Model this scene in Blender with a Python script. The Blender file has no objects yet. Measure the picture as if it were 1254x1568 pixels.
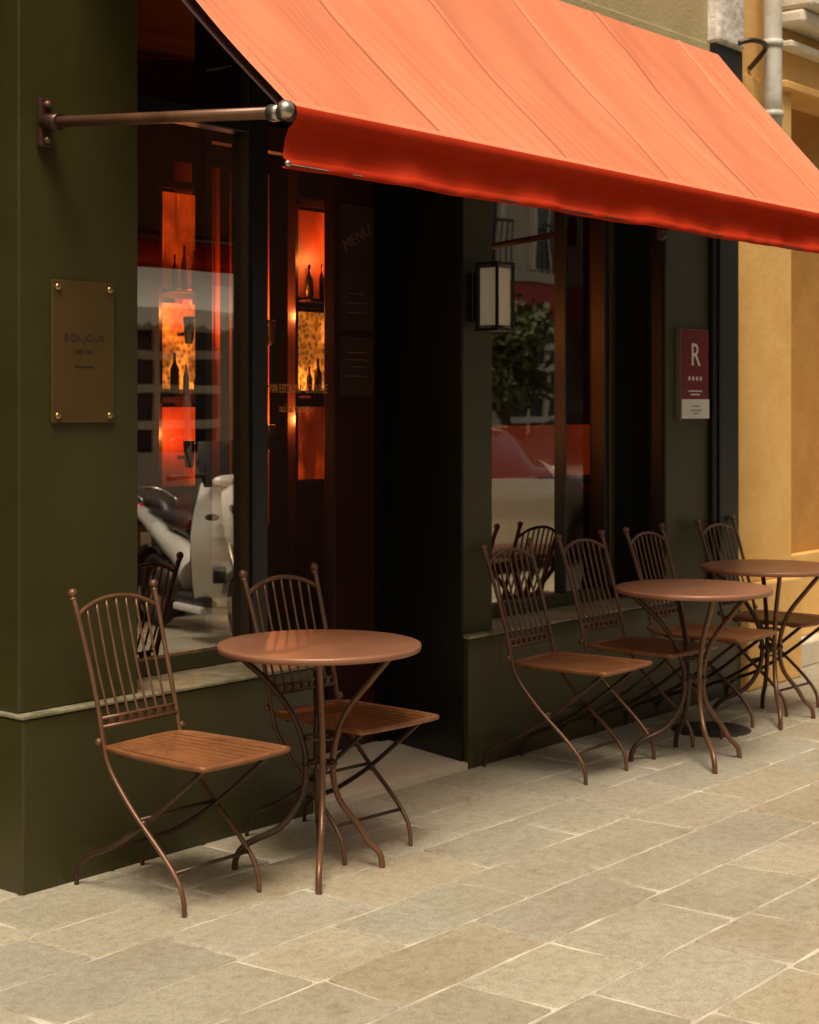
import bpy, bmesh, math, random
from mathutils import Vector, Matrix
random.seed(11)
S=bpy.context.scene
COL=S.collection
# ---------------------------------------------------------------- materials
def mat(name,base,rough=.5,metal=0,noise=None,nscale=6,bump=0,bscale=60,spec=.5,rough_var=0,coat=0):
    m=bpy.data.materials.new(name);m.use_nodes=True
    nt=m.node_tree;b=nt.nodes['Principled BSDF']
    b.inputs['Base Color'].default_value=(*base,1);b.inputs['Roughness'].default_value=rough
    b.inputs['Metallic'].default_value=metal;b.inputs['Specular IOR Level'].default_value=spec
    b.inputs['Coat Weight'].default_value=coat
    tc=nt.nodes.new('ShaderNodeTexCoord')
    if noise:
        n=nt.nodes.new('ShaderNodeTexNoise');n.inputs['Scale'].default_value=nscale;n.inputs['Detail'].default_value=8;n.inputs['Roughness'].default_value=.65
        nt.links.new(tc.outputs['Object'],n.inputs['Vector'])
        r=nt.nodes.new('ShaderNodeValToRGB');r.color_ramp.elements[0].position=.35;r.color_ramp.elements[1].position=.68
        r.color_ramp.elements[0].color=(*base,1);r.color_ramp.elements[1].color=(*noise,1)
        nt.links.new(n.outputs['Fac'],r.inputs['Fac']);nt.links.new(r.outputs['Color'],b.inputs['Base Color'])
        if rough_var:
            mr=nt.nodes.new('ShaderNodeMapRange');mr.inputs['To Min'].default_value=rough-rough_var;mr.inputs['To Max'].default_value=rough+rough_var
            nt.links.new(n.outputs['Fac'],mr.inputs['Value']);nt.links.new(mr.outputs['Result'],b.inputs['Roughness'])
    if bump:
        n2=nt.nodes.new('ShaderNodeTexNoise');n2.inputs['Scale'].default_value=bscale;n2.inputs['Detail'].default_value=6
        nt.links.new(tc.outputs['Object'],n2.inputs['Vector'])
        bp=nt.nodes.new('ShaderNodeBump');bp.inputs['Strength'].default_value=bump;bp.inputs['Distance'].default_value=.01
        nt.links.new(n2.outputs['Fac'],bp.inputs['Height']);nt.links.new(bp.outputs['Normal'],b.inputs['Normal'])
    return m
def emis(name,col,strength,noise=False,scale=8,base=None,lo=.08,vor=True):
    m=mat(name,base or col,.5);nt=m.node_tree;b=nt.nodes['Principled BSDF']
    b.inputs['Emission Color'].default_value=(*col,1);b.inputs['Emission Strength'].default_value=strength
    if noise:
        tc=nt.nodes.new('ShaderNodeTexCoord')
        nz=nt.nodes.new('ShaderNodeTexNoise');nz.inputs['Scale'].default_value=4.0;nz.inputs['Detail'].default_value=3
        nt.links.new(tc.outputs['Object'],nz.inputs['Vector'])
        mr=nt.nodes.new('ShaderNodeMapRange');mr.inputs['From Min'].default_value=.42;mr.inputs['From Max'].default_value=.68
        mr.inputs['To Min'].default_value=lo;mr.inputs['To Max'].default_value=1
        nt.links.new(nz.outputs['Fac'],mr.inputs['Value'])
        mu=nt.nodes.new('ShaderNodeMath');mu.operation='MULTIPLY';nt.links.new(mr.outputs['Result'],mu.inputs[1])
        if vor:
            n=nt.nodes.new('ShaderNodeTexVoronoi');n.inputs['Scale'].default_value=scale;nt.links.new(tc.outputs['Object'],n.inputs['Vector']);nt.links.new(n.outputs['Distance'],mu.inputs[0])
        else:
            n=nt.nodes.new('ShaderNodeTexNoise');n.inputs['Scale'].default_value=scale;mp=nt.nodes.new('ShaderNodeMapping');mp.inputs['Scale'].default_value=(3,1,.3)
            nt.links.new(tc.outputs['Object'],mp.inputs[0]);nt.links.new(mp.outputs[0],n.inputs['Vector']);nt.links.new(n.outputs['Fac'],mu.inputs[0])
        m2=nt.nodes.new('ShaderNodeMath');m2.operation='MULTIPLY';m2.inputs[1].default_value=strength*2.2
        nt.links.new(mu.outputs[0],m2.inputs[0]);nt.links.new(m2.outputs[0],b.inputs['Emission Strength'])
    return m
M={}
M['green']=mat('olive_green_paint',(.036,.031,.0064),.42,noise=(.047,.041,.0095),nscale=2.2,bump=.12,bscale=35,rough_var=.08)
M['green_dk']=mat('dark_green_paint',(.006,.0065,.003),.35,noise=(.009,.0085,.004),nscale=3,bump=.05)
M['black']=mat('black_frame_paint',(.008,.007,.006),.32,bump=.05)
M['bronze']=mat('bronze_frame',(.07,.05,.03),.35,.6)
M['ledge']=mat('highlit_ledge_paint',(.34,.31,.20),.4,noise=(.12,.11,.055),nscale=14)  # pale mottled ledge; bright highlight along the sill put into its colour
M['upper']=mat('upper_olive_render',(.40,.32,.15),.85,noise=(.48,.40,.21),nscale=3,bump=.3)
M['yellow']=mat('ochre_yellow_render',(.70,.40,.11),.85,noise=(.78,.49,.17),nscale=4,bump=.35,bscale=25)
M['ochre']=mat('deep_ochre_render',(.44,.21,.040),.85,noise=(.54,.28,.065),nscale=4,bump=.35,bscale=25)
M['cream']=mat('cream_cornice',(.76,.72,.58),.8,noise=(.64,.58,.44),nscale=6,bump=.3)
M['peel']=mat('peeling_white_stone',(.84,.83,.78),.8,noise=(.34,.29,.19),nscale=6,bump=.9,bscale=22)
M['stone']=mat('threshold_stone',(.55,.49,.38),.8,noise=(.62,.57,.46),nscale=5,bump=.3)
M['zinc']=mat('painted_pipe',(.62,.62,.55),.5,noise=(.45,.42,.33),nscale=9)
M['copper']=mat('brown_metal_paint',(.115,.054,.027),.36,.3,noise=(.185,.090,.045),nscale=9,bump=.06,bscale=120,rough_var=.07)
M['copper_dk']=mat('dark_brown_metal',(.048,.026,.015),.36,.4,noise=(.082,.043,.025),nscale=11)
M['seat']=mat('brown_slat_paint',(.18,.068,.024),.45,.1,noise=(.27,.108,.040),nscale=14,bump=.15,bscale=80,rough_var=.08)
M['top']=mat('table_top_paint',(.28,.122,.066),.40,.15,noise=(.33,.152,.086),nscale=7,bump=.08,bscale=150,rough_var=.08)
M['brass']=mat('aged_brass_plaque',(.085,.052,.014),.42,.3,noise=(.108,.066,.019),nscale=5,rough_var=.06)
M['brass_hi']=mat('brass_screw',(.5,.34,.15),.3,.9)
M['etch']=mat('etched_lettering',(.03,.020,.008),.6)
M['gold']=mat('gold_lettering',(.60,.40,.18),.4,.3)
M['red']=mat('sign_red',(.15,.005,.010),.25,noise=(.18,.008,.014),nscale=5)
M['white']=mat('sign_white',(.74,.72,.66),.4)
M['steel']=mat('brushed_steel',(.45,.42,.36),.3,.9)
M['int']=mat('interior_wall',(.055,.016,.009),.7,noise=(.085,.024,.012),nscale=2)
M['intfloor']=mat('interior_floor',(.03,.018,.010),.4)
M['door']=mat('door_brown_lacquer',(.040,.012,.007),.3,noise=(.055,.017,.010),nscale=3)
M['poster']=mat('dark_poster_paper',(.05,.02,.013),.6,noise=(.07,.028,.019),nscale=8)
M['posterink']=mat('poster_ink',(.22,.10,.07),.7)
M['curtain']=mat('orange_curtain',(.60,.12,.018),.8)
M['shade_sheet']=mat('awning_underside_shade',(.050,.016,.009),.85)  # dark sheet below the canopy, stands in for shade on its underside
M['frost']=mat('frosted_lamp_glass',(.85,.82,.70),.5)
M['asphalt']=mat('asphalt',(.05,.05,.048),.85,noise=(.065,.062,.058),nscale=30,bump=.5,bscale=200)
M['joint']=mat('joint_sand',(.66,.61,.50),.95,noise=(.20,.175,.13),nscale=3.5,bump=.4)
M['kerb']=mat('granite_kerb',(.36,.34,.29),.8,noise=(.45,.42,.36),nscale=30,bump=.3)
M['bldg']=mat('limestone_facade',(.54,.48,.37),.85,noise=(.44,.38,.28),nscale=1.2,bump=.2)
M['bwin']=mat('far_window_glass',(.03,.035,.04),.12)
M['redshop']=mat('red_shopfront_paint',(.40,.03,.02),.5,noise=(.46,.045,.03),nscale=4)
M['tyre']=mat('tyre_rubber',(.02,.02,.02),.8)
M['carglass']=mat('car_glass',(.02,.022,.024),.05)
M['carwhite']=mat('silver_car_paint',(.70,.70,.67),.25,.2,coat=.8)
M['carblack']=mat('dark_car_paint',(.02,.02,.022),.2,.2,coat=1)
M['scoot']=mat('white_scooter_paint',(.66,.66,.63),.3,coat=.6)
M['plastic']=mat('black_plastic',(.03,.03,.03),.45)
M['bark']=mat('bark',(.09,.06,.04),.9,noise=(.14,.1,.07),nscale=12,bump=.6)
M['leaf']=mat('leaves',(.045,.065,.014),.6,noise=(.09,.11,.026),nscale=3)
M['iron']=mat('cast_iron',(.05,.045,.04),.6,.6,bump=.4)
M['canopy']=mat('pale_canvas',(.80,.78,.70),.8)
M['taillight']=mat('red_lens',(.5,.02,.02),.2)
def glass(name,fac,tint,rough=.0,k=1.6):
    m=bpy.data.materials.new(name);m.use_nodes=True;nt=m.node_tree;nt.nodes.clear()
    o=nt.nodes.new('ShaderNodeOutputMaterial');mx=nt.nodes.new('ShaderNodeMixShader')
    t=nt.nodes.new('ShaderNodeBsdfTransparent');t.inputs['Color'].default_value=(*tint,1)
    g=nt.nodes.new('ShaderNodeBsdfGlossy');g.inputs['Roughness'].default_value=rough;g.inputs['Color'].default_value=(1,.94,.84,1)
    lw=nt.nodes.new('ShaderNodeFresnel');lw.inputs['IOR'].default_value=1.5
    mu=nt.nodes.new('ShaderNodeMath');mu.operation='MULTIPLY_ADD';mu.inputs[1].default_value=k;mu.inputs[2].default_value=fac;mu.use_clamp=True
    tc=nt.nodes.new('ShaderNodeTexCoord');n=nt.nodes.new('ShaderNodeTexNoise');n.inputs['Scale'].default_value=1.3
    bp=nt.nodes.new('ShaderNodeBump');bp.inputs['Strength'].default_value=.04;bp.inputs['Distance'].default_value=.03
    nt.links.new(tc.outputs['Object'],n.inputs['Vector']);nt.links.new(n.outputs['Fac'],bp.inputs['Height']);nt.links.new(bp.outputs['Normal'],g.inputs['Normal'])
    nt.links.new(lw.outputs[0],mu.inputs[0]);nt.links.new(mu.outputs[0],mx.inputs[0])
    nt.links.new(t.outputs[0],mx.inputs[1]);nt.links.new(g.outputs[0],mx.inputs[2]);nt.links.new(mx.outputs[0],o.inputs[0])
    return m
M['glass']=glass('window_glass',.30,(.95,.9,.82),k=1.6)
M['glass_door']=glass('door_glass',.16,(.95,.9,.82),k=1.4)
M['glass_dk']=glass('tinted_window_glass',.0,(.6,.5,.42),.05,k=.8)
M['glass_side']=glass('corner_glass',.03,(.95,.92,.88),k=0)
def fabric(name,c1,c2,transl):
    m=bpy.data.materials.new(name);m.use_nodes=True;nt=m.node_tree;nt.nodes.clear()
    o=nt.nodes.new('ShaderNodeOutputMaterial');mx=nt.nodes.new('ShaderNodeMixShader');mx.inputs[0].default_value=transl
    d=nt.nodes.new('ShaderNodeBsdfDiffuse');t=nt.nodes.new('ShaderNodeBsdfTranslucent')
    tc=nt.nodes.new('ShaderNodeTexCoord');mp=nt.nodes.new('ShaderNodeMapping');mp.inputs['Scale'].default_value=(3,.5,.5)
    n=nt.nodes.new('ShaderNodeTexNoise');n.inputs['Scale'].default_value=2.5;n.inputs['Detail'].default_value=6
    r=nt.nodes.new('ShaderNodeValToRGB');r.color_ramp.elements[0].position=.3;r.color_ramp.elements[1].position=.72
    r.color_ramp.elements[0].color=(*c1,1);r.color_ramp.elements[1].color=(*c2,1)
    nt.links.new(tc.outputs['Object'],mp.inputs[0]);nt.links.new(mp.outputs[0],n.inputs['Vector']);nt.links.new(n.outputs['Fac'],r.inputs[0])
    at=nt.nodes.new('ShaderNodeVertexColor');at.layer_name='panel'
    mm=nt.nodes.new('ShaderNodeMix');mm.data_type='RGBA';mm.blend_type='MULTIPLY';mm.inputs[0].default_value=1
    nt.links.new(r.outputs[0],mm.inputs[6]);nt.links.new(at.outputs[0],mm.inputs[7])
    wv=nt.nodes.new('ShaderNodeTexNoise');wv.inputs['Scale'].default_value=350
    bp=nt.nodes.new('ShaderNodeBump');bp.inputs['Strength'].default_value=.3;bp.inputs['Distance'].default_value=.002
    nt.links.new(tc.outputs['Object'],wv.inputs['Vector']);nt.links.new(wv.outputs['Fac'],bp.inputs['Height']);nt.links.new(bp.outputs[0],d.inputs['Normal'])
    nt.links.new(mm.outputs[2],d.inputs['Color']);nt.links.new(mm.outputs[2],t.inputs['Color'])
    nt.links.new(d.outputs[0],mx.inputs[1]);nt.links.new(t.outputs[0],mx.inputs[2]);nt.links.new(mx.outputs[0],o.inputs[0])
    return m
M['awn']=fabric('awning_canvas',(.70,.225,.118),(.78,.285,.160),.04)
M['val']=fabric('shaded_valance_canvas',(.44,.032,.011),(.50,.042,.014),.10)  # darker than the canopy canvas; shading of the upright flap put into colour
def paving():
    m=bpy.data.materials.new('paving_stone');m.use_nodes=True;nt=m.node_tree;b=nt.nodes['Principled BSDF'];b.inputs['Roughness'].default_value=.7
    tc=nt.nodes.new('ShaderNodeTexCoord');at=nt.nodes.new('ShaderNodeVertexColor');at.layer_name='slab'
    def nz(s,d=8):
        n=nt.nodes.new('ShaderNodeTexNoise');n.inputs['Scale'].default_value=s;n.inputs['Detail'].default_value=d;n.inputs['Roughness'].default_value=.7
        nt.links.new(tc.outputs['Object'],n.inputs['Vector']);return n
    def mul(a,bk,f=1,t='MULTIPLY'):
        x=nt.nodes.new('ShaderNodeMix');x.data_type='RGBA';x.blend_type=t;x.inputs[0].default_value=f
        nt.links.new(a,x.inputs[6]);nt.links.new(bk,x.inputs[7]);return x.outputs[2]
    def ramp(n,p0,c0,p1,c1):
        r=nt.nodes.new('ShaderNodeValToRGB');r.color_ramp.elements[0].position=p0;r.color_ramp.elements[1].position=p1
        r.color_ramp.elements[0].color=(*c0,1);r.color_ramp.elements[1].color=(*c1,1);nt.links.new(n.outputs['Fac'],r.inputs[0]);return r.outputs[0]
    a=ramp(nz(1.3),.34,(.84,.80,.73),.60,(1,1,1))
    c=ramp(nz(30),.36,(.80,.785,.75),.56,(1,1,1))
    g=ramp(nz(170,3),.40,(.60,.59,.55),.5,(1,1,1))
    st=ramp(nz(5.5),.32,(.70,.64,.53),.42,(1,1,1))
    o=mul(mul(mul(mul(at.outputs[0],a),c),g,.7),st,.7)
    nt.links.new(o,b.inputs['Base Color'])
    bp=nt.nodes.new('ShaderNodeBump');bp.inputs['Strength'].default_value=.9;bp.inputs['Distance'].default_value=.007
    n=nz(50);nt.links.new(n.outputs['Fac'],bp.inputs['Height']);nt.links.new(bp.outputs[0],b.inputs['Normal'])
    return m
M['pave']=paving()
# ---------------------------------------------------------------- mesh helpers
class B:
    def __init__(s): s.bm=bmesh.new(); s.mats=[]
    def mi(s,k):
        if k not in s.mats: s.mats.append(k)
        return s.mats.index(k)
    def box(s,x0,x1,y0,y1,z0,z1,k,bev=0):
        r=bmesh.ops.create_cube(s.bm,size=1);vs=r['verts']
        for v in vs: v.co=Vector(((x0+x1)/2+v.co.x*(x1-x0),(y0+y1)/2+v.co.y*(y1-y0),(z0+z1)/2+v.co.z*(z1-z0)))
        fs=set(f for v in vs for f in v.link_faces)
        if bev:
            es=list(set(e for v in vs for e in v.link_edges))
            rr=bmesh.ops.bevel(s.bm,geom=es,offset=bev,segments=2,affect='EDGES',profile=.5)
            vs=list(set(v for f in rr['faces'] for v in f.verts))
            fs=set(f for v in vs for f in v.link_faces)
        i=s.mi(k)
        for f in fs: f.material_index=i
        return vs
    def quad(s,p,k):
        f=s.bm.faces.new([s.bm.verts.new(q) for q in p]);f.material_index=s.mi(k);return f
    def pane(s,x0,x1,y,z0,z1,k): s.quad([(x0,y,z0),(x1,y,z0),(x1,y,z1),(x0,y,z1)],k)
    def prism(s,pts,z0,z1,k):
        lo=[s.bm.verts.new((x,y,z0)) for x,y in pts];hi=[s.bm.verts.new((x,y,z1)) for x,y in pts];n=len(pts);i=s.mi(k)
        for a in range(n):
            f=s.bm.faces.new((lo[a],lo[(a+1)%n],hi[(a+1)%n],hi[a]));f.material_index=i
        for f in (s.bm.faces.new(hi),s.bm.faces.new(lo[::-1])): f.material_index=i
    def tube(s,pts,r,k,seg=8,smooth=5,cap=True,flat=1.0):
        P=[Vector(p) for p in pts]
        if smooth>1 and len(P)>2:
            Q=[]
            for i in range(len(P)-1):
                p0=P[max(i-1,0)];p1=P[i];p2=P[i+1];p3=P[min(i+2,len(P)-1)]
                for j in range(smooth):
                    t=j/smooth
                    Q.append(.5*((2*p1)+(p2-p0)*t+(2*p0-5*p1+4*p2-p3)*t*t+(3*p1-p0-3*p2+p3)*t**3))
            Q.append(P[-1]);P=Q
        i=s.mi(k);rings=[];T=(P[1]-P[0]).normalized();N=T.orthogonal().normalized()
        for j,p in enumerate(P):
            t=(P[min(j+1,len(P)-1)]-P[max(j-1,0)]).normalized()
            N=(N-t*N.dot(t)).normalized();Bn=t.cross(N)
            rr=r(j/(len(P)-1)) if callable(r) else r
            rings.append([s.bm.verts.new(p+(N*math.cos(a)*rr+Bn*math.sin(a)*rr*flat)) for a in [2*math.pi*q/seg for q in range(seg)]])
        for a,b in zip(rings,rings[1:]):
            for q in range(seg):
                f=s.bm.faces.new((a[q],a[(q+1)%seg],b[(q+1)%seg],b[q]));f.material_index=i;f.smooth=True
        if cap:
            for f in (s.bm.faces.new(rings[0][::-1]),s.bm.faces.new(rings[-1])): f.material_index=i
    def ball(s,c,r,k,sc=(1,1,1),seg=14,rot=None):
        rr=bmesh.ops.create_uvsphere(s.bm,u_segments=seg,v_segments=max(6,seg*2//3),radius=r);i=s.mi(k)
        for v in rr['verts']:
            co=Vector((v.co.x*sc[0],v.co.y*sc[1],v.co.z*sc[2]))
            if rot: co=rot@co
            v.co=co+Vector(c)
        for f in set(f for v in rr['verts'] for f in v.link_faces): f.material_index=i;f.smooth=True
    def loft(s,rows,k):
        i=s.mi(k);R=[[s.bm.verts.new(p) for p in r] for r in rows]
        for a,c in zip(R,R[1:]):
            for q in range(len(a)-1):
                f=s.bm.faces.new((a[q],a[q+1],c[q+1],c[q]));f.material_index=i;f.smooth=True
    def lathe(s,prof,c,k,seg=48,smooth=True):
        i=s.mi(k);rings=[]
        for r,z in prof:
            if r<1e-6: rings.append([s.bm.verts.new((c[0],c[1],c[2]+z))])
            else: rings.append([s.bm.verts.new((c[0]+r*math.cos(2*math.pi*q/seg),c[1]+r*math.sin(2*math.pi*q/seg),c[2]+z)) for q in range(seg)])
        for a,b in zip(rings,rings[1:]):
            for q in range(seg):
                if len(a)==1 and len(b)==1: continue
                if len(a)==1: v=(a[0],b[q],b[(q+1)%seg])
                elif len(b)==1: v=(a[q],b[0],a[(q+1)%seg])
                else: v=(a[q],b[q],b[(q+1)%seg],a[(q+1)%seg])
                f=s.bm.faces.new(v);f.material_index=i;f.smooth=smooth
    def done(s,name,parent=None,recalc=True,loc=None,rz=0):
        if recalc: bmesh.ops.recalc_face_normals(s.bm,faces=s.bm.faces)
        me=bpy.data.meshes.new(name);s.bm.to_mesh(me);s.bm.free()
        for k in s.mats: me.materials.append(M[k])
        o=bpy.data.objects.new(name,me);COL.objects.link(o)
        if parent: o.parent=parent
        if loc: o.location=loc
        o.rotation_euler[2]=rz
        return o
def empty(name,loc=(0,0,0)):
    e=bpy.data.objects.new(name,None);e.location=loc;COL.objects.link(e);e.empty_display_size=.2;return e
def text(name,body,loc,size,k,parent,rot=(math.pi/2,0,0),ext=.001,align='CENTER',sp=1.0):
    c=bpy.data.curves.new(name,'FONT');c.body=body;c.size=size;c.extrude=ext;c.align_x=align;c.align_y='CENTER';c.space_character=sp
    c.materials.append(M[k]);o=bpy.data.objects.new(name,c);COL.objects.link(o);o.location=loc;o.rotation_euler=rot
    if parent:o.parent=parent
    return o
# ---------------------------------------------------------------- ground
b=B();b.box(-300,300,-300,300,-.6,-.124,'asphalt');b.done('ground')
b=B();b.box(-40,60,-5.6,.15,-.2,-.12,'asphalt');b.done('road')
def slabs(name,y0,y1,x0,x1,rows):
    b=B();bm=b.bm;b.box(x0,x1,y0,y1,-.12,-.0035,'joint')
    cl=bm.loops.layers.color.new('slab')
    i=b.mi('pave');y=y1
    while y>y0+.05:
        h=random.choice(rows);ya=max(y-h,y0);x=x0+random.random()
        while x<x1:
            w=random.uniform(.32,.68);g=.0062
            xs=(x+g,x+w-g);ys=(ya+g,y-g)
            sk=random.uniform(-.012,.012)
            n=random.uniform(-.0015,.0015);bv=.006
            base=random.choice([(.69,.665,.585),(.71,.685,.605),(.69,.67,.60),(.725,.695,.615),(.70,.66,.565),(.68,.66,.585),(.715,.685,.60),(.70,.675,.595)])
            j=random.uniform(.955,1.035);base=tuple(c*j for c in base)
            c4=[(xs[0]+sk,ys[0]),(xs[1]+sk,ys[0]),(xs[1]-sk,ys[1]),(xs[0]-sk*.5,ys[1])]
            cx=sum(p[0] for p in c4)/4;cy=sum(p[1] for p in c4)/4
            pts=[]
            for q in range(4):
                p,r=c4[q],c4[(q+1)%4]
                for t in (.02,.2,.4,.6,.8,.98):
                    wob=random.uniform(-.0035,.0035) if .1<t<.9 else 0
                    px,py=p[0]+(r[0]-p[0])*t,p[1]+(r[1]-p[1])*t
                    if q%2==0: py+=wob
                    else: px+=wob
                    pts.append((px,py))
            def ring(o,z):
                out=[]
                for px,py in pts:
                    dx,dy=cx-px,cy-py;l=max(1e-6,math.hypot(dx,dy))
                    out.append(bm.verts.new((px+dx/l*o,py+dy/l*o,z+n*(px-cx)/w)))
                return out
            r0=ring(0,-.02);r1=ring(0,-.003);r2=ring(bv*.6,0);r3=ring(bv*1.4,.001)
            fs=[bm.faces.new(r3)];N=len(pts)
            for a,c in ((r0,r1),(r1,r2),(r2,r3)):
                for q in range(N):
                    f=bm.faces.new((a[q],a[(q+1)%N],c[(q+1)%N],c[q]));f.smooth=True;fs.append(f)
            for f in fs:
                f.material_index=i
                for l in f.loops: l[cl]=(*base,1)
            x+=w
        y-=h
    return b.done(name)
slabs('pavement',.3,4.7,-2,14,[.30,.34,.38,.28])
slabs('far_pavement',-9,-5.8,-4,30,[.5])
b=B()
x=-4
while x<16:
    b.box(x+.003,x+.997,.15,.297,-.2,0,'kerb',.012);x+=1
b.done('kerb')
b=B()
x=-6
while x<40:
    b.box(x+.003,x+.997,-5.797,-5.6,-.2,0,'kerb');x+=1
b.done('far_kerb')
b=B()
b.lathe([(0,.004),(.17,.004),(.18,.002),(.18,-.01)],(0,0,0),'iron')
for q in range(-4,5):
    w=math.sqrt(.15**2-(q*.032)**2);b.box(-w,w,q*.032-.006,q*.032+.006,.003,.009,'iron')
b.done('drain_cover',loc=(6.62,3.66,.002))
# ---------------------------------------------------------------- cafe building
cafe=empty('cafe_building')
def part(name,fn,parent=None,recalc=True):
    b=B();fn(b);return b.done(name,parent or cafe,recalc)
def f(b):
    b.box(3.06,4.35,4.02,4.52,0,.528,'green',.006)
    b.box(5.49,7.585,4.02,4.52,0,.528,'green',.006)
    b.prism([(5.27,4.02),(5.4885,4.02),(5.4885,4.6),(5.43,4.6)],0,.528,'green')
part('plinth',f)
def f(b):
    b.box(3.056,4.352,4.015,4.275,.5295,.541,'ledge',.003)
    b.prism([(5.266,4.014),(7.586,4.014),(7.586,4.275),(5.34,4.275)],.5295,.541,'ledge')
part('ledge',f)
def f(b):
    b.box(3.075,3.55,4.06,4.9,.542,3.1,'green',.006)
    b.prism([(5.28,4.06),(5.484,4.06),(5.484,4.34),(5.55,4.6),(5.43,4.6)],.542,3.1,'green')
    b.box(6.90,7.318,4.06,4.5,.542,3.1,'green',.004)
part('wall_piers',f)
def f(b):
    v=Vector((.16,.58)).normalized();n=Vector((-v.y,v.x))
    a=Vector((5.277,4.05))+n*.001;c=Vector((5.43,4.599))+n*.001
    b.prism([tuple(a),tuple(a+n*.012),tuple(c+n*.012),tuple(c)],.03,3.1,'green_dk')  # near-black sheet over the door reveal; its shade put into the colour
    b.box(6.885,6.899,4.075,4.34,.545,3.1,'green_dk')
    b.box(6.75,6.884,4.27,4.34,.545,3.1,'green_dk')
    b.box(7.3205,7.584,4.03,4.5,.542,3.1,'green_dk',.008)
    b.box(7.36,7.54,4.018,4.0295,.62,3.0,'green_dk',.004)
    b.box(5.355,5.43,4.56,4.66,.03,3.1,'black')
part('reveal_panels',f)
def f(b):
    b.box(3.551,4.266,4.276,4.33,.542,.60,'green',.004)
    b.box(4.266,4.349,4.25,4.36,.542,3.1,'black',.004)
    b.box(4.255,4.265,4.262,4.30,.60,3.1,'bronze')
    b.box(3.551,4.254,4.262,4.33,2.48,2.54,'black',.004)
    b.box(3.551,3.560,4.27,4.33,.60,2.479,'black')
    b.box(5.485,6.75,4.276,4.34,.542,.60,'green',.004)
    b.box(6.34,6.352,4.27,4.33,.60,3.1,'black')
    b.box(6.665,6.70,4.255,4.34,.60,3.1,'black',.006);b.box(6.701,6.749,4.25,4.34,.60,3.1,'bronze',.012)
    b.box(5.485,5.50,4.27,4.33,.60,3.1,'black')
    b.box(5.501,6.339,4.27,4.33,2.5,2.55,'black')
part('window_frames',f)
def f(b):
    b.pane(3.560,4.255,4.30,.60,2.48,'glass');b.pane(3.560,4.255,4.30,2.54,3.1,'glass_dk')
    b.pane(5.50,6.34,4.30,.60,2.5,'glass')
    b.pane(4.39,5.09,4.62,.22,2.5,'glass_door')
    b.pane(6.352,6.664,4.30,.60,3.1,'glass_dk');b.pane(5.50,6.34,4.30,2.55,3.1,'glass_dk')
    b.quad([(4.352,4.362,.03),(4.352,4.589,.03),(4.352,4.589,3.1),(4.352,4.362,3.1)],'glass_side')
part('window_panes',f,recalc=False)
def f(b):
    b.box(4.352,4.39,4.59,4.65,.03,2.6,'door',.004);b.box(5.092,5.353,4.59,4.65,.03,2.6,'door',.004)
    b.box(4.391,5.091,4.592,4.65,.03,.22,'door',.004);b.box(4.391,5.091,4.592,4.65,2.5,2.6,'door')
    b.box(4.352,5.353,4.595,4.65,2.601,3.1,'black')
part('door',f)
def f(b): b.prism([(4.353,4.021),(5.268,4.021),(5.428,4.588),(4.353,4.588)],-.002,.028,'stone')
part('door_threshold',f)
def f(b):
    b.box(3.06,7.318,4.05,4.5,3.101,3.30,'upper',.006)
    b.box(3.06,7.318,4.065,4.5,3.301,11,'upper')
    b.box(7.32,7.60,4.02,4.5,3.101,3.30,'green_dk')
    b.box(7.32,7.60,4.0,4.5,3.301,11,'peel',.02)
part('upper_facade',f)
def f(b):
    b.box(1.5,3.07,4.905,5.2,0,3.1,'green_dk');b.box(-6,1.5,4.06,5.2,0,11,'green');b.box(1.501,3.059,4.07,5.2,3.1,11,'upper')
part('left_bay',f)
def f(b):
    b.box(3.2,9.6,4.66,7.0,-.02,.02,'intfloor');b.box(3.2,9.6,4.34,7.0,3.11,3.2,'int');b.box(3.2,9.6,6.6,6.7,.02,3.1,'int')
    b.box(3.1,3.2,4.91,7,.02,3.1,'int');b.box(9.6,9.7,4.5,7,.02,3.1,'int')
    b.box(3.2,4.34,4.53,4.659,.02,.53,'int');b.box(7.6,9.6,4.52,4.6,.02,3.1,'int');b.box(5.6,7.6,4.53,4.6,.02,.5,'int')
part('interior_room',f)
# ---- interior decor
M['amber']=emis('backlit_amber_glass',(1.0,.27,.025),3.0,True,42,base=(.3,.06,.01),lo=.12)
M['amber2']=emis('backlit_orange_panel',(1.0,.085,.006),.75,True,16,base=(.25,.03,.005),lo=.12,vor=False)
M['bulb']=emis('lamp_bulb',(1.0,.50,.15),6)
M['banq']=emis('glow_banquette',(1.0,.10,.010),.12,base=(.3,.04,.006))  # bench glows faintly itself; lamplight on it is put into the emission
scr=empty('amber_glass_screen',(0,0,0))
def f(b):
    for (x0,x1) in ((4.853,5.066),(5.72,5.98)):
        b.box(x0,x1,5.40,5.42,1.55,1.93,'amber');b.box(x0,x1,5.40,5.42,1.12,1.47,'amber2');b.box(x0,x1,5.40,5.42,2.0,2.42,'amber2')
        for z in (1.08,1.49,1.95,2.44): b.box(x0-.02,x1+.02,5.385,5.435,z,z+.035,'door')
        b.box(x0-.025,x0-.005,5.385,5.435,.0,2.8,'door');b.box(x1+.005,x1+.025,5.385,5.435,0,2.8,'door')
b=B();f(b)
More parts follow.
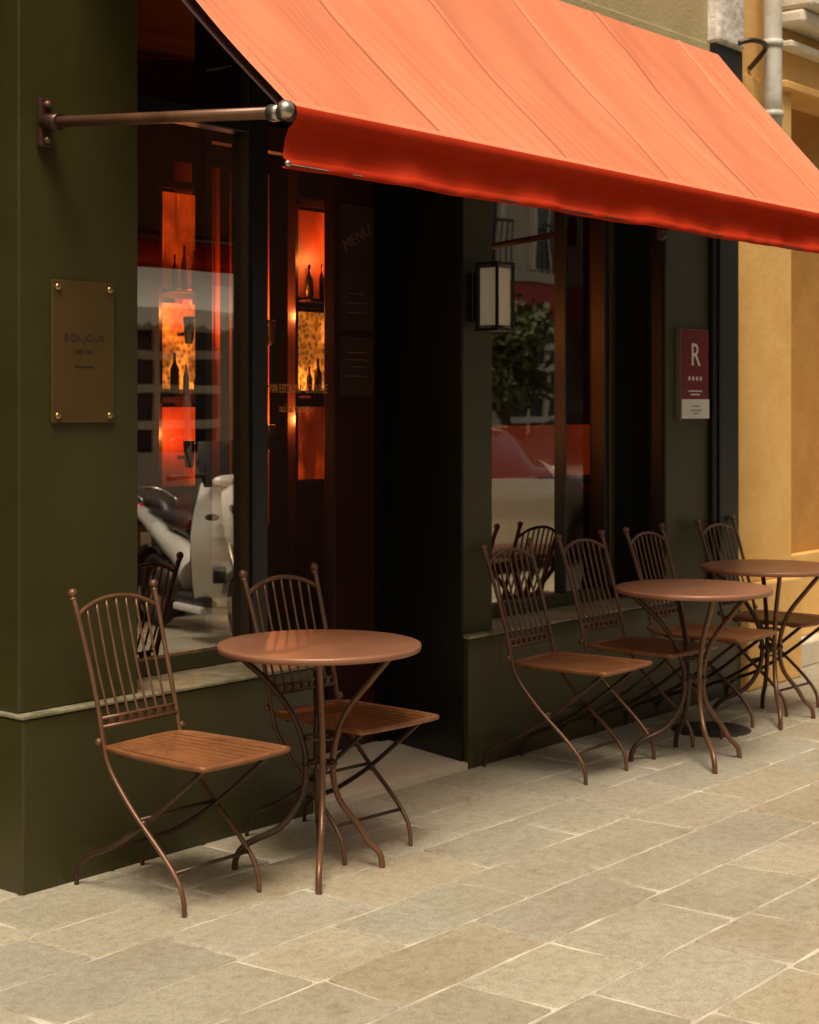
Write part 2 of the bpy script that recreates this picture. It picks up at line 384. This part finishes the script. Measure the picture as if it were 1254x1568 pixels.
# bottles and glasses on the shelf rails
for x0,x1 in ((4.853,5.066),(5.72,5.98)):
    for z in (1.525,1.985):
        b.box(x0-.01,x1+.01,5.30,5.384,z-.012,z-.002,'door')
        xx=x0+.03
        while xx<x1-.02:
            h=random.uniform(.10,.20);r=random.uniform(.012,.02)
            b.lathe([(0,0),(r,0),(r,h*.6),(r*.35,h*.78),(r*.35,h),(0,h)],(xx,5.345,z),'bronze',12);xx+=random.uniform(.05,.09)
b.done('panels',scr)
cur=B()
def curtain(b,x0,x1,y,z0,z1,k):
    n=40;i=b.mi(k);vs=[]
    for q in range(n+1):
        t=q/n;yy=y+.025*math.sin(t*n*.9);vs.append((b.bm.verts.new((x0+(x1-x0)*t,yy,z0)),b.bm.verts.new((x0+(x1-x0)*t,yy,z1))))
    for a,c in zip(vs,vs[1:]):
        ff=b.bm.faces.new((a[0],c[0],c[1],a[1]));ff.material_index=i;ff.smooth=True
curtain(cur,4.66,4.83,5.58,.9,2.6,'curtain');curtain(cur,5.46,5.69,5.58,.9,2.6,'curtain');curtain(cur,5.12,5.38,5.60,.9,2.6,'curtain')
cur.done('orange_curtain')
for (x,y,zs) in ((4.90,5.27,(1.82,1.28)),(5.20,5.50,(1.82,)),(5.60,5.46,(1.84,1.34)),(5.90,5.27,(2.12,))):
    for z in zs:
        e=empty('wall_sconce',(x,y,z));b=B()
        b.lathe([(0,-.03),(.008,-.025),(.010,-.005),(0,.01)],(0,0,0),'bulb',12)
        b.lathe([(0,-.075),(.018,-.072),(.026,.02),(.028,.045),(.026,.045),(.023,.015),(.014,-.06),(0,-.062)],(0,0,0),'bronze',20)
        b.tube([(0,.02,-.03),(0,.07,-.03)],.008,'bronze',8,1)
        b.done('shade',e)
        l=bpy.data.lights.new('glow','POINT');l.energy=5.5;l.color=(1,.32,.07);l.shadow_soft_size=.02
        lo=bpy.data.objects.new('glow',l);COL.objects.link(lo);lo.parent=e;lo.location=(0,0,.07)
def f(b):
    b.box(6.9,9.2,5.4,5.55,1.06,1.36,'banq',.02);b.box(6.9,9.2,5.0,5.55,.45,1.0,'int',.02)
b=B();f(b);b.done('banquette')
po=empty('door_poster')
b=B()
b.box(5.12,5.335,4.582,4.588,1.80,2.33,'poster');b.box(5.12,5.335,4.582,4.588,1.52,1.77,'poster')
for z,w in ((1.70,.12),(1.67,.15),(1.64,.1),(1.60,.14),(1.95,.1),(1.91,.13),(1.87,.12)): b.box(5.225-w/2,5.225+w/2,4.579,4.5815,z,z+.004,'posterink')
b.done('sheet',po)
text('lettering','MENU',(5.225,4.5795,2.19),.07,'posterink',po,rot=(math.pi/2,-math.radians(28),0))
gl=empty('door_lettering')
text('lettering','MAISON CAFE',(4.885,4.612,1.545),.052,'gold',gl,sp=1.2)
text('script','a la carte',(4.885,4.612,1.465),.048,'gold',gl)
# ---------------------------------------------------------------- brass plaque
e=empty('brass_plaque');b=B()
b.box(3.194,3.441,4.049,4.0595,1.424,1.868,'brass',.002)
for x in (3.214,3.421):
    for z in (1.446,1.846): b.ball((x,4.046,z),.011,'brass_hi',(1,.5,1),12)
b.done('plate',e)
text('lettering','BONJOUR',(3.317,4.0485,1.69),.032,'etch',e,sp=1.15)
text('script','cafe bar',(3.317,4.0485,1.65),.022,'etch',e)
b=B();b.box(3.28,3.355,4.047,4.0487,1.60,1.603,'etch');b.done('rule',e)
# ---------------------------------------------------------------- red wall sign
e=empty('wall_sign');b=B()
b.box(6.99,7.262,4.028,4.046,1.41,1.853,'red',.003);b.box(6.992,7.260,4.024,4.0275,1.413,1.508,'white')
b.box(6.985,6.9895,4.03,4.058,1.405,1.858,'steel')
for q in range(4): b.ball((7.07+q*.037,4.0275,1.61),.011,'white',(1,.15,1),8)
for z,w in ((1.545,.13),(1.528,.09)): b.box(7.126-w/2,7.126+w/2,4.0265,4.0278,z,z+.006,'white')
for z,w in ((1.47,.08),(1.45,.11),(1.435,.06)): b.box(7.126-w/2,7.126+w/2,4.0225,4.0238,z,z+.006,'steel')
b.done('panel',e)
text('lettering','R',(7.126,4.0262,1.722),.16,'white',e,rot=(math.pi/2,0,0))
# ---------------------------------------------------------------- wall lantern
e=empty('wall_lantern',(5.365,3.955,1.92));b=B()
b.box(-.048,.048,-.043,.043,-.118,.118,'frost',.004)
for sx in (-1,1):
    for sy in (-1,1): b.box(sx*.055-.005,sx*.055+.005,sy*.05-.005,sy*.05+.005,-.128,.128,'black')
for z in (-.134,.134): b.box(-.062,.062,-.057,.057,z-.006,z+.006,'black',.002)
b.box(-.05,.05,.075,.103,-.1,.1,'black',.003);b.box(-.02,.02,.0575,.0745,-.09,.09,'black')
b.done('lantern_body',e)
# ---------------------------------------------------------------- awning
aw=empty('awning');b=B();bm=b.bm;cl=bm.loops.layers.color.new('panel')
NX,NY=560,34;T0=Vector((3.20,3.98,3.228));T1=Vector((7.27,3.98,3.228));F0=Vector((3.150,3.01,2.285));F1=Vector((6.86,3.01,2.285))
g=[[None]*(NY+1) for _ in range(NX+1)]
shd=B();lg=[[None]*(NY+1) for _ in range(NX+1)]  # added sheet that paints the underside dark
seams=[.0,.18,.36,.54,.72,.90,1.01]
def sst(x): x=max(0,min(1,x));return x*x*(3-2*x)
for i in range(NX+1):
    u=i/NX
    for j in range(NY+1):
        v=j/NY;p=(T0.lerp(T1,u)).lerp(F0.lerp(F1,u),v)
        sag=-.03*math.sin(math.pi*v)
        rip=.007*math.sin(u*55+v*3)*math.sin(math.pi*v)+.007*math.sin(u*37+v*5+1)*v*(1-v)*3
        s0=sst(.5+.9*math.sin(u*27+2.3*math.sin(u*11)))
        s1=sst(.4+.9*math.sin(u*19+1.9*math.sin(u*7)+2))
        rip+=.0040*math.sin(u*300-v*11+2.5*math.sin(u*31))*sst((v-.35)*2)*s0*(1-v*.4)
        rip+=.0036*math.sin(u*215-v*15+2*math.sin(u*19))*sst((.8-v)*2)*s1*min(1,v*4)
        rip+=.0014*math.sin(u*520-v*8+3*math.sin(u*41))*sst((v-.1)*2)*(1-s0)*(1-v*.5)
        sd=min((u-s for s in seams),key=abs)
        rip+=.020*math.exp(-(abs(sd)/.03)**2)*math.sin(math.pi*v)*min(1,.35+u)
        if 0<sd<.012: rip+=.0035
        g[i][j]=bm.verts.new(p+Vector((0,-.69,.72))*(sag+rip))
        if i%8==0: lg[i][j]=shd.bm.verts.new(p+Vector((0,-.69,.72))*(sag-.026)+Vector((0,.012 if j==NY else 0,0)))
mi=b.mi('awn')
for i in range(NX):
    u=(i+.5)/NX;k=sum(u>s for s in seams);sd=min((u-s for s in seams),key=abs)
    sh=[1,.975,1.0,.965,1.0,.97,1,1][k]*(.80 if -.0015<sd<.0008 else 1)*(1.0 if 0<sd<.012 else .955)*(.90 if .0115<sd<.0135 else 1)
    for j in range(NY):
        ff=bm.faces.new((g[i][j],g[i+1][j],g[i+1][j+1],g[i][j+1]));ff.material_index=mi;ff.smooth=True
        for l in ff.loops: l[cl]=(min(1,sh),sh,sh*1.0,1)
b.done('canopy',aw)
li=shd.mi('shade_sheet')
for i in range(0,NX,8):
    for j in range(NY): shd.bm.faces.new((lg[i][j],lg[i+8][j],lg[i+8][j+1],lg[i][j+1])).material_index=li
shd.done('shade_sheet',aw)
b=B();bm=b.bm;cl=bm.loops.layers.color.new('panel')
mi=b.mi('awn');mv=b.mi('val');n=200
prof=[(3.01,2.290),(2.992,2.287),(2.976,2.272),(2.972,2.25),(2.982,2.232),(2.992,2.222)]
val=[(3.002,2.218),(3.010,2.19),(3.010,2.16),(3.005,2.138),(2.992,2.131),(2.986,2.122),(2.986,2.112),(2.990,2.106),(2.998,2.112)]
rows=[]
for i in range(n+1):
    u=i/n;x=3.150+(6.86-3.150)*u;r=[]
    for (y,z) in prof: r.append(bm.verts.new((x,y,z)))
    for q,(y,z) in enumerate(val):
        w=.007*math.sin(u*34)+.005*math.sin(u*71+1)+.004*math.sin(u*17+2)+.002*math.sin(u*160+q*.4)
        r.append(bm.verts.new((x-.003*q,y+w*min(1,q/3),z+.002*math.sin(u*26))))
    rows.append(r)
L=len(rows[0])
for a,c in zip(rows,rows[1:]):
    for q in range(L-1):
        ff=bm.faces.new((a[q],a[q+1],c[q+1],c[q]));ff.smooth=True;ff.material_index=mi if q<2 else mv  # top strips of the roll take the lighter canvas as a painted highlight
        for l in ff.loops: l[cl]=(1,1,1,1)
b.done('valance',aw)
b=B()
b.tube([(3.14,3.01,2.258),(6.87,3.01,2.258)],.024,'bronze',12,1)
b.tube([(3.135,2.993,2.116),(6.87,2.993,2.116)],.003,'copper_dk',8,1)
b.tube([(3.22,3.98,3.19),(7.26,3.98,3.19)],.022,'bronze',12,1)
b.ball((3.135,3.0,2.262),.026,'steel');b.ball((3.13,2.988,2.118),.009,'steel')
for x in (3.160,6.83):
    b.tube([(x,4.03,2.345),(x,3.03,2.262)],.017,'copper',12,1)
    b.tube([(x,4.04,2.345),(x,3.97,2.34)],.026,'copper_dk',12,1);b.tube([(x,3.08,2.266),(x,3.04,2.262)],.023,'steel',12,1)
    b.box(x-.022,x+.022,4.035,4.0595,2.27,2.42,'copper_dk',.006)
    b.ball((x,4.03,2.40),.012,'copper');b.ball((x,4.03,2.29),.012,'copper')
b.done('arms',aw)
# ---------------------------------------------------------------- yellow building
yb=empty('yellow_building')
def f(b):
    b.box(7.602,8.2,4.04,4.6,.55,3.2,'yellow',.006);b.box(8.2,16,4.30,4.6,.02,3.2,'ochre')
    b.box(7.606,8.215,3.985,4.6,0,.549,'yellow',.012)
    b.box(8.22,16,4.12,4.295,0,.14,'stone',.01);b.box(8.22,16,4.24,4.298,.142,.62,'yellow',.008)
    b.box(7.602,16,4.06,4.6,3.2,12,'yellow')
    b.box(8.06,16,4.0,4.058,3.18,3.23,'yellow',.01);b.box(8.06,16,3.97,4.058,3.40,3.44,'cream',.01)
    b.box(8.06,16,3.90,4.058,3.52,3.60,'cream',.02);b.box(8.06,16,3.85,4.058,3.603,3.70,'cream',.02)
part('facade',f,yb)
b=B()
b.tube([(7.80,3.95,11),(7.80,3.95,3.1),(7.80,3.95,2.93)],.048,'zinc',16,1);b.tube([(7.80,3.95,2.93),(7.80,3.99,2.86),(7.80,4.05,2.84)],.048,'zinc',16,4)
for z in (2.98,3.35,4.2): b.tube([(7.80,3.95,z),(7.80,3.95,z+.035)],.055,'zinc',16,1)
b.done('drainpipe')
b=B();b.tube([(7.52,4.0,3.33),(7.56,3.95,3.345),(7.65,3.93,3.345),(7.72,3.95,3.33),(7.74,4.0,3.29),(7.74,4.055,3.24)],.014,'copper_dk')
b.done('pipe_bracket')
# ---------------------------------------------------------------- bistro chair
def chair_mesh():
    b=B();W=.158
    for s in (-1,1):
        x=s*W
        b.tube([(x*1.06,.385,.895),(x*1.04,.362,.83),(x,.315,.68),(x*.99,.275,.54),(x*.99,.255,.455),(x*.99,.225,.38),(x*.99,.13,.275),(x*.99,-.0,.165),(x*.99,-.065,.098),(x*.99,-.088,.05),(x*.99,-.092,0)],.0098,'copper',10,5,flat=.8)
        b.ball((x*1.06,.386,.903),.015,'copper',(1,1,1),12);b.ball((x*1.06,.383,.886),.012,'copper',(1,1,.5),12)
        xi=s*(W-.022)
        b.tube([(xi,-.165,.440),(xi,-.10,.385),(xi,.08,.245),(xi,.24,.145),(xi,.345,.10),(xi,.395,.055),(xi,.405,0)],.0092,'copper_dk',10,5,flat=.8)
        b.ball((s*(W-.01),.088,.24),.014,'copper_dk',(1,.9,.9),10)
        b.ball((s*(W+.012),.262,.463),.013,'copper',(1,1,1),10)
        b.tube([(x*.99,.262,.463),(s*(W+.012),.262,.463)],.007,'copper',8,1)
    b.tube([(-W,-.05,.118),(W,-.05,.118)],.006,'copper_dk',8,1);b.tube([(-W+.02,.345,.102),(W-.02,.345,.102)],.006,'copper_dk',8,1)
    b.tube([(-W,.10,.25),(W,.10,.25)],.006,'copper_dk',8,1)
    def yb(z): return .265+(z-.5)*(.365-.265)/(.83-.5)
    def arch(t): return .835+.045*(1-abs(t)**2.2)
    b.tube([(t*W*1.04,yb(arch(t)),arch(t)) for t in [q/6 for q in range(-6,7)]],.0075,'copper',8,3)
    for z in (.505,.53): b.tube([(-W,yb(z)-.002,z),(W,yb(z)-.002,z)],.0062,'copper',8,1)
    nr=8
    for q in range(1,nr):
        t=-1+2*q/nr
        z1=arch(t);x0=t*W*.98;x1=t*W*1.03
        b.tube([(x0,yb(.5),.5),((x0+x1)/2,yb(.67)+.008,.67),(x1,yb(z1),z1)],.0045,'copper',6,4)
        b.box(x0-.008,x0+.008,yb(.517)-.007,yb(.517)+.005,.507,.529,'copper')
    pts=[(-.150,.245),(-.172,.12),(-.180,-.05),(-.178,-.172),(-.160,-.192),(0,-.200),(.160,-.192),(.178,-.172),(.180,-.05),(.172,.12),(.150,.245),(0,.255),(-.150,.245)]
    z=.449
    b.tube([(x,y,z-.006) for x,y in pts],.0095,'seat',8,3,cap=False,flat=1.15)
    ns=9
    for q in range(ns):
        t=-1+2*(q+.5)/ns
        xf=t*.168;xb=t*.146;w=.0160
        zc=z+.001-.004*(1-t*t)
        vs=[(xf-w,-.190),(xf+w,-.190),((xf+xb)/2+w,.03),(xb+w*.9,.245),(xb-w*.9,.245),((xf+xb)/2-w,.03)]
        b.prism(vs,zc-.009,zc,'seat')
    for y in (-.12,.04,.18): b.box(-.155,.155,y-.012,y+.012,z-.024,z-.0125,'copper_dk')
    return b
cm=chair_mesh().done('bistro_chair',loc=(3.385,3.59,0),rz=0.02)
chairs=[(4.085,3.575,-.06),(5.50,3.60,.03),(6.07,3.625,-.02),(6.62,3.62,.03),(7.28,3.62,-.04)]
for x,y,r in chairs:
    o=bpy.data.objects.new('bistro_chair',cm.data);COL.objects.link(o);o.location=(x,y,0);o.rotation_euler[2]=r
# ---------------------------------------------------------------- bistro table
def table():
    b=B()
    b.lathe([(0,.7195),(.300,.7195),(.318,.720),(.3245,.7175),(.326,.712),(.324,.700),(.320,.698),(.318,.708),(0,.708)],(0,0,0),'top',72)
    for q,(az,rf,rt) in enumerate(((-50.6,.20,.235),(39.4,.24,.235),(129.4,.27,.255),(219.4,.27,.235))):
        a=math.radians(az);c,s=math.cos(a),math.sin(a)
        P=[(rt,.700),(rt-.012,.672),(.165,.60),(.088,.50),(.050,.40),(.042,.31),(.062,.22),(.125,.135),(rf-.045,.085),(rf-.008,.045),(rf,0)]
        off=(-s*.012,c*.012)
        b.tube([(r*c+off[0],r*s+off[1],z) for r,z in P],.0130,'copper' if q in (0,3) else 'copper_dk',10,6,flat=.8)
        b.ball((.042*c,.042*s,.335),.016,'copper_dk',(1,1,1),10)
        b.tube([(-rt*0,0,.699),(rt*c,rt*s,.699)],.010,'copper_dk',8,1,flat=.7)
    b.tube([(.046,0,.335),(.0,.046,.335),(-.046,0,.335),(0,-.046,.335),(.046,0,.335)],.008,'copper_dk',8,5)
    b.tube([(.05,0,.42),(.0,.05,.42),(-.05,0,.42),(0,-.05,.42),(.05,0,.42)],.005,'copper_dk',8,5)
    return b
tm=table().done('bistro_table',loc=(3.845,3.53,0))
for x,y,r in ((6.02,3.41,.1),(7.05,3.58,-.1)):
    o=bpy.data.objects.new('bistro_table',tm.data);COL.objects.link(o);o.location=(x,y,0);o.rotation_euler[2]=r
# ---------------------------------------------------------------- opposite side
ob=empty('apartment_building')
def f(b):
    b.box(-10,45,-16,-9.3,0,10.5,'bldg');b.box(-10,45,-9.3,-9.1,0,.8,'stone')
    for fl in range(2):
        z=4.0+fl*3.0
        b.box(-10,45,-9.3,-8.9,z-.25,z-.05,'bldg')
        x=-9
        while x<44:
            b.box(x,x+1.1,-9.32,-9.27,z+.1,z+2.2,'bwin')
            b.box(x-.12,x,-9.3,-9.2,z+.05,z+2.3,'cream');b.box(x+1.1,x+1.22,-9.3,-9.2,z+.05,z+2.3,'cream');b.box(x-.12,x+1.22,-9.3,-9.15,z+2.3,z+2.45,'cream')
            b.box(x+.53,x+.57,-9.27,-9.25,z+.1,z+2.2,'cream')
            b.box(x-.1,x+1.2,-9.0,-8.97,z+.85,z+.9,'iron')
            for q in range(9): b.box(x-.1+q*.16,x-.08+q*.16,-9.0,-8.98,z-.05,z+.85,'iron')
            x+=2.3
    x=-9.5
    while x<43:
        b.box(x,x+1.9,-9.28,-9.25,.7,3.0,'bwin')
        for q in range(1,3): b.box(x+q*.63-.05,x+q*.63+.05,-9.25,-9.2,.7,3.0,'cream')
        for z in (1.2,1.7,2.2,2.6): b.box(x,x+1.9,-9.25,-9.18,z-.06,z+.06,'cream')
        x+=3.1
    b.box(21,27.5,-9.09,-8.98,3.05,3.75,'redshop',.02)
part('facade',f,ob)
b=B()
for x0 in (10,):
    p=[(x0,-9.1,3.6),(x0+8,-9.1,3.6),(x0+8,-7.5,2.75),(x0,-7.5,2.75)]
    v=[b.bm.verts.new(q) for q in p];ff=b.bm.faces.new(v);ff.material_index=b.mi('canopy')
    n=32
    for q in range(n):
        xa=x0+8*q/n;xb=x0+8*(q+1)/n;v=[b.bm.verts.new(t) for t in ((xa,-7.5,2.75),(xb,-7.5,2.75),(xb,-7.5,2.55),((xa+xb)/2,-7.5,2.48),(xa,-7.5,2.55))]
        b.bm.faces.new(v).material_index=b.mi('canopy')
b.done('opposite_awning')
def car(name,loc,k):
    b=B();bm=b.bm
    st=[(-2.1,.55,.45,.62,.60,.60),(-2.02,.74,.80,.80,.82,.82),(-1.85,.84,.88,.93,.95,.96),(-1.35,.88,.93,1.05,1.28,1.30),(-.9,.89,.95,1.05,1.40,1.42),(-.2,.90,.95,1.03,1.44,1.46),(.35,.90,.94,1.0,1.38,1.40),(.85,.89,.92,.97,1.12,1.14),(1.15,.89,.90,.94,.955,.97),(1.7,.86,.80,.84,.86,.87),(2.0,.76,.66,.70,.72,.72),(2.12,.55,.45,.50,.50,.50)]
    rings=[]
    for (x,w,z1,z2,z3,z4) in st:
        cab=z4-z2>.12;wr=w*(.74 if cab else .85)
        half=[(w*.9,.2),(w,.36),(w,z1*.78),(w*.97,min(z1,z2)),(wr+.02,z3-.03*(1 if cab else 0)),(wr*.75,z4-.008),(0,z4)]
        pts=half+[(-a,c) for a,c in half[-2::-1]]
        rings.append([bm.verts.new((x,a,c)) for a,c in pts])
    kp=b.mi(k);kg=b.mi('carglass');N=len(rings[0])
    for r,(a,c) in enumerate(zip(rings,rings[1:])):
        for q in range(N-1):
            ff=bm.faces.new((a[q],a[q+1],c[q+1],c[q]));ff.smooth=True
            side=q in (3,N-5)
            ff.material_index=kg if ((side and 3<=r<=6) or (r in (2,6,7) and q in (4,5,6,7) )) else kp
    bm.faces.new(rings[0][::-1]).material_index=kp;bm.faces.new(rings[-1]).material_index=kp
    for x in (-1.35,1.32):
        for s in (-1,1):
            b.tube([(x,s*.70,.32),(x,s*.905,.32)],.34,'plastic',28,1);b.tube([(x,s*.75,.31),(x,s*.915,.31)],.31,'tyre',28,1);b.tube([(x,s*.76,.31),(x,s*.925,.31)],.19,'steel',20,1)
    for s in (-1,1):
        b.ball((.75,s*.98,1.0),.09,k,(.6,1,.7));b.ball((2.0,s*.6,.62),.13,'white',(.6,1,.5));b.ball((-2.0,s*.62,.78),.12,'taillight',(.4,1,.8))
        b.tube([(-.9,s*.66,1.42),(-.2,s*.67,1.455),(.35,s*.66,1.40)],.012,'steel',6,4)
        b.box(-.25,-.2,s*.80-.02,s*.80+.02,.98,1.36,k)
    b.box(2.09,2.13,-.26,.26,.34,.45,'white');b.box(-2.13,-2.08,-.26,.26,.5,.61,'white')
    return b.done(name,loc=loc)
car('parked_car',(6.3,-.82,-.12),'carblack');car('parked_car',(11.7,-.82,-.12),'carwhite');car('parked_car',(16.4,-.82,-.12),'carwhite')
car('parked_car',(15.5,-4.5,-.12),'carwhite');car('parked_car',(21,-4.5,-.12),'carblack')
# scooter
def scooter(loc,rz):
    e=empty('scooter',loc);e.rotation_euler[2]=rz;b=B()
    for x in (.70,-.62):
        b.tube([(x+.21*math.cos(a),0,.26+.21*math.sin(a)) for a in [2*math.pi*q/24 for q in range(25)]],.05,'tyre',10,1,cap=False)
        b.tube([(x+.165*math.cos(a),0,.26+.165*math.sin(a)) for a in [2*math.pi*q/24 for q in range(25)]],.016,'steel',8,1,cap=False)
        for q in range(5):
            a=q*1.257;b.tube([(x,0,.26),(x+.16*math.cos(a),0,.26+.16*math.sin(a))],.013,'steel',6,1)
        b.tube([(x,-.07,.26),(x,.07,.26)],.03,'steel',10,1)
    for s in (-1,1): b.tube([(.70,s*.075,.26),(.66,s*.075,.48),(.56,s*.06,.62),(.46,s*.03,.80)],.02,'steel')
    b.loft([[(.70+.285*math.cos(a)*(1-.12*abs(t)),t*.075,.26+.285*math.sin(a)*(1-.12*abs(t))) for t in (-1,-.5,0,.5,1)] for a in [math.radians(t) for t in range(20,165,12)]],'scoot')
    TT=[q/6 for q in range(-6,7)]
    b.loft([[(x-.16*t*t,t*w,z) for t in TT] for z,x,w in ((.24,.38,.13),(.36,.46,.19),(.52,.52,.23),(.68,.53,.24),(.82,.51,.21),(.93,.48,.16),(1.0,.44,.12))],'scoot')
    b.loft([[(x-.06*t*t,t*w,z) for t in TT] for z,x,w in ((.50,.545,.03),(.62,.60,.075),(.78,.61,.10),(.90,.57,.09),(1.0,.50,.05))],'scoot')
    b.ball((.585,0,.86),.07,'carglass',(.5,1.1,.6));
    for s in (-1,1): b.ball((.50,s*.15,.80),.045,'carglass',(.5,1.2,.5));b.box(.475,.50,s*.10-.04,s*.10+.04,.40,.50,'plastic')
    b.loft([[(x-.16*t*t,t*w*.97,z) for t in TT] for z,x,w in ((.26,.345,.13),(.52,.485,.23),(.82,.475,.21),(.98,.41,.13))],'plastic')
    b.loft([[(x-.08*t*t,t*w,z) for t in TT] for z,x,w in ((.98,.49,.16),(1.12,.42,.18),(1.26,.34,.13))],'carglass')
    b.ball((.41,0,1.01),.10,'scoot',(.9,1.2,.55))
    b.tube([(.30,-.34,1.04),(.39,-.14,1.05),(.39,.14,1.05),(.30,.34,1.04)],.016,'plastic')
    for s in (-1,1):
        b.tube([(.31,s*.26,1.045),(.29,s*.36,1.035)],.021,'tyre',10,1)
        b.tube([(.36,s*.22,1.06),(.38,s*.28,1.22)],.006,'plastic',6,1);b.ball((.38,s*.31,1.25),.055,'plastic',(.35,1.3,.8))
    b.box(-.05,.36,-.15,.15,.24,.30,'plastic',.02);b.box(-.04,.35,-.17,.17,.19,.238,'scoot',.015)
    b.tube([(.02,0,.40),(-.15,0,.50),(-.45,0,.58),(-.92,0,.74)],lambda t:.165*(1-.66*t),'scoot',16,6,flat=.85)
    b.tube([(.00,0,.68),(-.2,0,.71),(-.42,0,.73),(-.52,0,.80),(-.80,0,.82)],lambda t:.105-.045*t,'plastic',14,5,flat=.75)
    b.tube([(-.62,-.12,.84),(-.86,-.11,.90),(-.92,0,.91),(-.86,.11,.90),(-.62,.12,.84)],.012,'steel',8,5)
    b.ball((-.95,0,.76),.045,'taillight');b.tube([(-.25,-.17,.25),(-.45,-.18,.27),(-.85,-.18,.36)],.045,'steel',12,4);b.ball((-.38,0,.32),.16,'plastic',(1.3,.8,.8))
    b.loft([[(-.62+.28*math.cos(a),t*.07,.26+.28*math.sin(a)) for t in (-1,0,1)] for a in [math.radians(t) for t in range(60,185,15)]],'plastic')
    b.box(-1.0,-.985,-.09,.09,.46,.60,'white')
    b.done('scooter_body',e,recalc=True);return e
scooter((7.16,1.0,0),math.radians(108))
def tree(loc,h,r,n=3200):
    b=B()
    b.tube([(0,0,0),(.03,.02,h*.3),(-.02,0,h*.5),(.05,.03,h*.8)],lambda t:.11*(1-.7*t),'bark',10)
    cl=[]
    for q in range(11):
        a=random.uniform(0,6.28);rr=random.uniform(.3,.85)*r;z=h*random.uniform(.5,.98)
        c=Vector((rr*math.cos(a),rr*math.sin(a),z));cl.append((c,random.uniform(.3,.5)*r))
        b.tube([(0,0,h*.4),(c.x*.5,c.y*.5,(h*.4+z)/2),tuple(c)],lambda t:.04*(1-.8*t),'bark',6,3)
    i=b.mi('leaf')
    for q in range(n):
        c,R=random.choice(cl);d=Vector((random.gauss(0,1),random.gauss(0,1),random.gauss(0,.8))).normalized()*R*random.uniform(.4,1.05)
        p=c+d;s=random.uniform(.05,.11);u=Vector((random.gauss(0,1),random.gauss(0,1),random.gauss(0,1))).normalized();w=u.orthogonal().normalized()
        v=[b.bm.verts.new(p+u*s),b.bm.verts.new(p+w*s*.5),b.bm.verts.new(p-u*s),b.bm.verts.new(p-w*s*.5)]
        b.bm.faces.new(v).material_index=i
    return b.done('street_tree',loc=loc,recalc=False)
tree((20.9,-6.6,0),3.0,1.1);tree((24.5,-6.6,0),3.3,1.3)
# ---------------------------------------------------------------- light
w=bpy.data.worlds.new('World');S.world=w;w.use_nodes=True;nt=w.node_tree
bg=nt.nodes['Background'];sky=nt.nodes.new('ShaderNodeTexSky');sky.sky_type='NISHITA';sky.sun_disc=False
EL,AZ=math.radians(64),math.radians(232)
sky.sun_elevation=EL;sky.sun_rotation=AZ;sky.dust_density=4;sky.air_density=1.0;sky.ozone_density=1
mm=nt.nodes.new('ShaderNodeMix');mm.data_type='RGBA';mm.blend_type='MULTIPLY';mm.inputs[0].default_value=1;mm.inputs[7].default_value=(1.2,.98,.71,1)
nt.links.new(sky.outputs[0],mm.inputs[6]);nt.links.new(mm.outputs[2],bg.inputs['Color']);bg.inputs['Strength'].default_value=.15
sl=bpy.data.lights.new('sun','SUN');sl.energy=3.3;sl.angle=math.radians(22);sl.color=(1,.92,.79)
so=bpy.data.objects.new('sun',sl);COL.objects.link(so)
d=Vector((math.sin(AZ)*math.cos(EL),math.cos(AZ)*math.cos(EL),math.sin(EL)))
so.rotation_euler=d.to_track_quat('Z','Y').to_euler()
S.view_settings.view_transform='Standard';S.view_settings.look='None';S.view_settings.exposure=0
# ---------------------------------------------------------------- camera
cd=bpy.data.cameras.new('camera');co=bpy.data.objects.new('camera',cd);COL.objects.link(co);S.camera=co
co.location=(0,0,1.48);co.rotation_euler=(math.pi/2,0,math.radians(39.4-90))
cd.sensor_fit='HORIZONTAL';cd.sensor_width=36;cd.lens=71.77;cd.shift_y=-164/1254;cd.clip_end=1000;cd.clip_start=.05
cd.dof.use_dof=True;cd.dof.focus_distance=5.4;cd.dof.aperture_fstop=6.3
